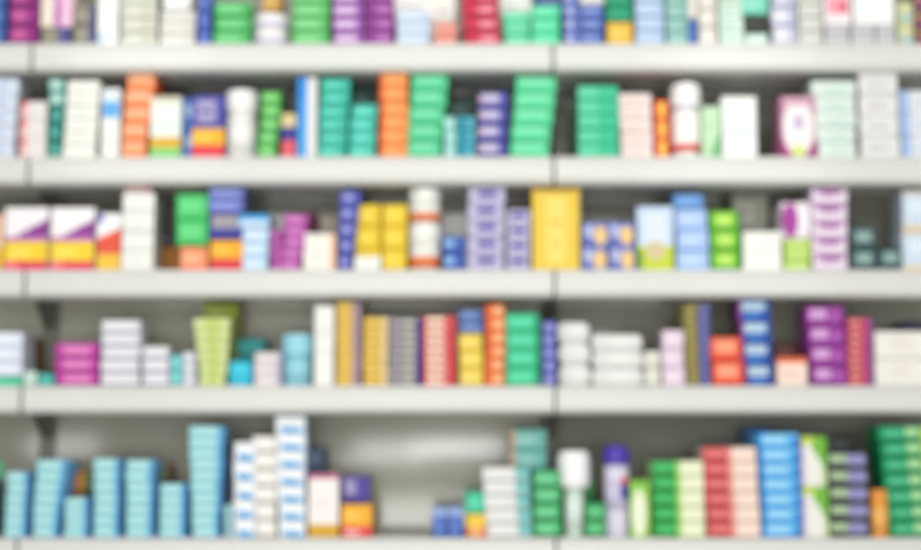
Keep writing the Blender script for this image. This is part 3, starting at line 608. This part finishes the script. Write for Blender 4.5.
bottle(5, 558, 590, 451, [('body', [(.56, 0), (.6, .02), (.6, .5), (.5, .56), (.5, .58)], [(206, 230, 212)] * 4, 0), ('label', [(.606, .08), (.606, .48)], (224, 238, 228), 0),
    ('cap', [(.86, .57), (.97, .6), (1, .66), (1, .9), (.95, .96), (.8, 1)], (248, 248, 248), 0)], 'pale green bottle with oversized white cap', 'left of aerosol can', 'spray_bottle', 'bottle', yf=.004)
S(5, 572, 594, 478, 3, (36, 160, 86), 'dark green carton', 'stack behind white capped bottle', layer=1)
S(5, 586, 606, 504, 2, [(60, 172, 100), (.1, .3, .8, .75, (100, 200, 134)), (0, 0, 1, .16, (18, 112, 60))], 'green carton', 'pair left of aerosol can')
can = bottle(5, 604, 629, 445, [('body', [(.86, 0), (.9, .01), (.96, .05), (.98, .74), (.9, .79)], [(196, 190, 226), (214, 208, 232), (220, 216, 234), (200, 196, 220)], 0), ('label', [(.985, .3), (.987, .62)], (206, 198, 228), 0),
    ('cap', [(1, .79), (1.04, .8), (1.04, .9), (.98, .95), (.84, .98), (.55, 1)], (74, 54, 172), 0)], 'lavender aerosol can with violet cap', 'right of green pair', 'aerosol_can', 'can', yf=.006)
link('label_print', patch_mesh('label_print', .0242, .072, .112, -1.35, -.55, [(52, 60, 160), (60, 70, 170), (222, 80, 110)]), can)
S(5, 630, 650, 480, 1, [(158, 210, 86), ('e', .45, .42, .4, .42, (238, 242, 214)), (.1, .88, .9, 1, (120, 190, 60))], 'lime carton with pale oval', 'right of aerosol can', name='tall_carton')
gl = [(238, 243, 208), (0, 0, .5, 1, (58, 178, 90)), (.08, .35, .4, .8, (96, 202, 124)), (0, 0, .55, .16, (20, 130, 54)), (.55, 0, 1, .12, (206, 218, 160)), (.46, 0, .56, 1, (164, 214, 120))]
S(5, 651, 704, 461, 5, gl, 'green and cream carton', 'stack right of lime carton', bx=(653, 705))
S(5, 703, 757, 447, 6, [(250, 224, 208), (0, 0, .5, 1, (216, 104, 104)), (.06, .35, .42, .8, (232, 140, 136)), (0, 0, .52, .16, (186, 56, 66)), (.55, .0, 1, .12, (226, 192, 176)), (.46, 0, .56, 1, (236, 170, 156))], 'red and cream carton', 'stack left of bright blue', bx=(706, 760))
S(5, 746, 770, 428, 5, (34, 102, 172), 'dark blue carton', 'stack behind bright blue stack', layer=1)
S(5, 758, 800, 433, 7, [(98, 188, 244), (.12, .3, .7, .8, (150, 212, 250)), (0, 0, 1, .14, (60, 152, 228)), (.85, 0, 1, .7, (44, 136, 216)), (0, 0, .1, 1, (50, 150, 228))], 'bright blue carton', 'stack right of red cream', bx=(762, 801))
S(5, 802, 828, 436, 2, [(242, 238, 236), ('w', .0, 1, 0, 1.3, -.1, (236, 230, 226)), (.0, .86, .5, 1, (200, 215, 110)), ('w', .3, 1, .3, 2, 2, (112, 184, 56)), ('w', .2, 1, 0, .95, .3, (238, 236, 228)), (0, .0, .12, 1, (216, 200, 232)), ('w', .0, .5, .84, 2, 2, (196, 216, 90)), ('w', .8, 1, 0, .4, .35, (196, 220, 160))], 'white and leaf green carton', 'pair beside bright blue stack', name='tall_carton')
bk = [(64, 64, 72), (.02, .35, .48, .9, (152, 172, 140)), (0, 0, 1, .22, (26, 28, 30)), (.5, .2, .98, .9, (136, 136, 178)), (.62, .35, .8, .6, (110, 108, 160))]
S(5, 829, 868, 452, 5, bk, 'black carton with lavender end', 'stack left of orange bottle', side=(30, 30, 34))
S(5, 826, 862, 436, 5, (42, 44, 46), 'black carton', 'stack behind lavender ended stack', layer=1)
S(5, 852, 880, 440, 3, (20, 40, 28), 'green black carton', 'stack behind orange bottle', layer=1) if False else None
bottle(5, 870, 888, 490, [('body', [(.92, 0), (.98, .02), (.98, .7), (.9, .76)], (240, 160, 62), 0), ('label', [(.986, .12), (.986, .62)], (244, 178, 96), 0), ('cap', [(.97, .76), (1, .78), (1, .96), (.93, 1)], (236, 150, 56), .02)], 'small orange bottle', 'left of dark green stack', 'pill_bottle', 'bottle')
S(5, 880, 928, 426, 7, [(0, 154, 94), (.1, .35, .5, .75, (70, 184, 138)), (0, 0, 1, .12, (0, 104, 56)), (.56, .35, .86, .95, (140, 208, 148)), (.92, 0, 1, 1, (170, 200, 60))], 'dark green carton', 'stack cut off at right edge', bx=(889, 932), side=(0, 140, 86))


# ------------------------------------------------------------------ light
def area(name, loc, target, sx, sy, power, col=(1, 1, 1)):
    l = bpy.data.lights.new(name, 'AREA'); l.shape = 'RECTANGLE'; l.size = sx; l.size_y = sy; l.energy = power; l.color = col
    o = bpy.data.objects.new(name, l); COL.objects.link(o); o.location = loc
    o.rotation_euler = (Vector(target) - Vector(loc)).to_track_quat('-Z', 'Y').to_euler()
    return o
area('ceiling_panel_light', (-.56, -.95, 2.95), (-.56, -.45, 1.5), .30, .9, 8, (1, .985, .95))
area('ceiling_panel_light', (.50, -.95, 2.95), (.50, -.45, 1.5), .30, .9, 8, (1, .985, .95))
area('ceiling_panel_light', (0, -3.2, 2.95), (0, -2.2, 1.2), 3.0, 1.2, 33, (1, .985, .96))
area('rear_fill_light', (-.15, -5.7, 2.3), (0, 0, 1.4), 2.2, .9, 42, (1, 1, .99))  # added frontal fill from behind the camera, not a window
area('low_fill_light', (0, -4.6, .55), (0, 0, .95), 3.2, .5, 52, (1, .99, .96))  # added low fill to brighten the lower shelves, no counter lamp
area('display_light', (-.17, -5.6, 1.045), (-.17, 0, 1.08), .85, .07, 2.3)
area('display_light', (-.02, -5.6, 1.04), (-.02, 0, 1.08), .5, .05, 1.5)
area('display_light', (-.45, -5.6, .985), (-.45, 0, 1.05), .5, .05, 1.0)
area('display_light', (-2.3, -5.6, 1.045), (-2.3, 0, 1.08), .42, .13, 1.3)
def spot(loc, target, deg, power):
    l = bpy.data.lights.new('ceiling_downlight', 'SPOT'); l.energy = power; l.spot_size = math.radians(deg); l.spot_blend = 1; l.shadow_soft_size = .05; l.color = (1, .99, .96)
    o = bpy.data.objects.new('ceiling_downlight', l); COL.objects.link(o); o.location = loc
    o.rotation_euler = (Vector(target) - Vector(loc)).to_track_quat('-Z', 'Y').to_euler()
spot((-.62, -.75, 2.9), at(140, 100, 0), 17, 22)
spot((.50, -.75, 2.9), at(735, 130, 0), 19, 26)
w = bpy.data.worlds.new('shop_ambient'); sc.world = w; w.use_nodes = True
w.node_tree.nodes['Background'].inputs['Color'].default_value = (.98, .99, 1, 1)
w.node_tree.nodes['Background'].inputs['Strength'].default_value = .55

# ------------------------------------------------------------------ camera: focused well in front of the shelves
cd = bpy.data.cameras.new('camera'); cam = bpy.data.objects.new('camera', cd); COL.objects.link(cam)
cam.location = (0, -D, ZC); cam.rotation_euler = (PI / 2 + PITCH, 0, 0)
cd.sensor_fit = 'HORIZONTAL'; cd.sensor_width = 36; cd.lens = 36 * F / W
cd.clip_start = .02
cd.dof.use_dof = True; cd.dof.focus_distance = 1.0
APERTURE = .0112            # diameter in metres
cd.dof.aperture_fstop = cd.lens / 1000 / APERTURE
sc.camera = cam
sc.view_settings.view_transform = 'Standard'
sc.view_settings.look = 'None'
sc.view_settings.exposure = 0.0
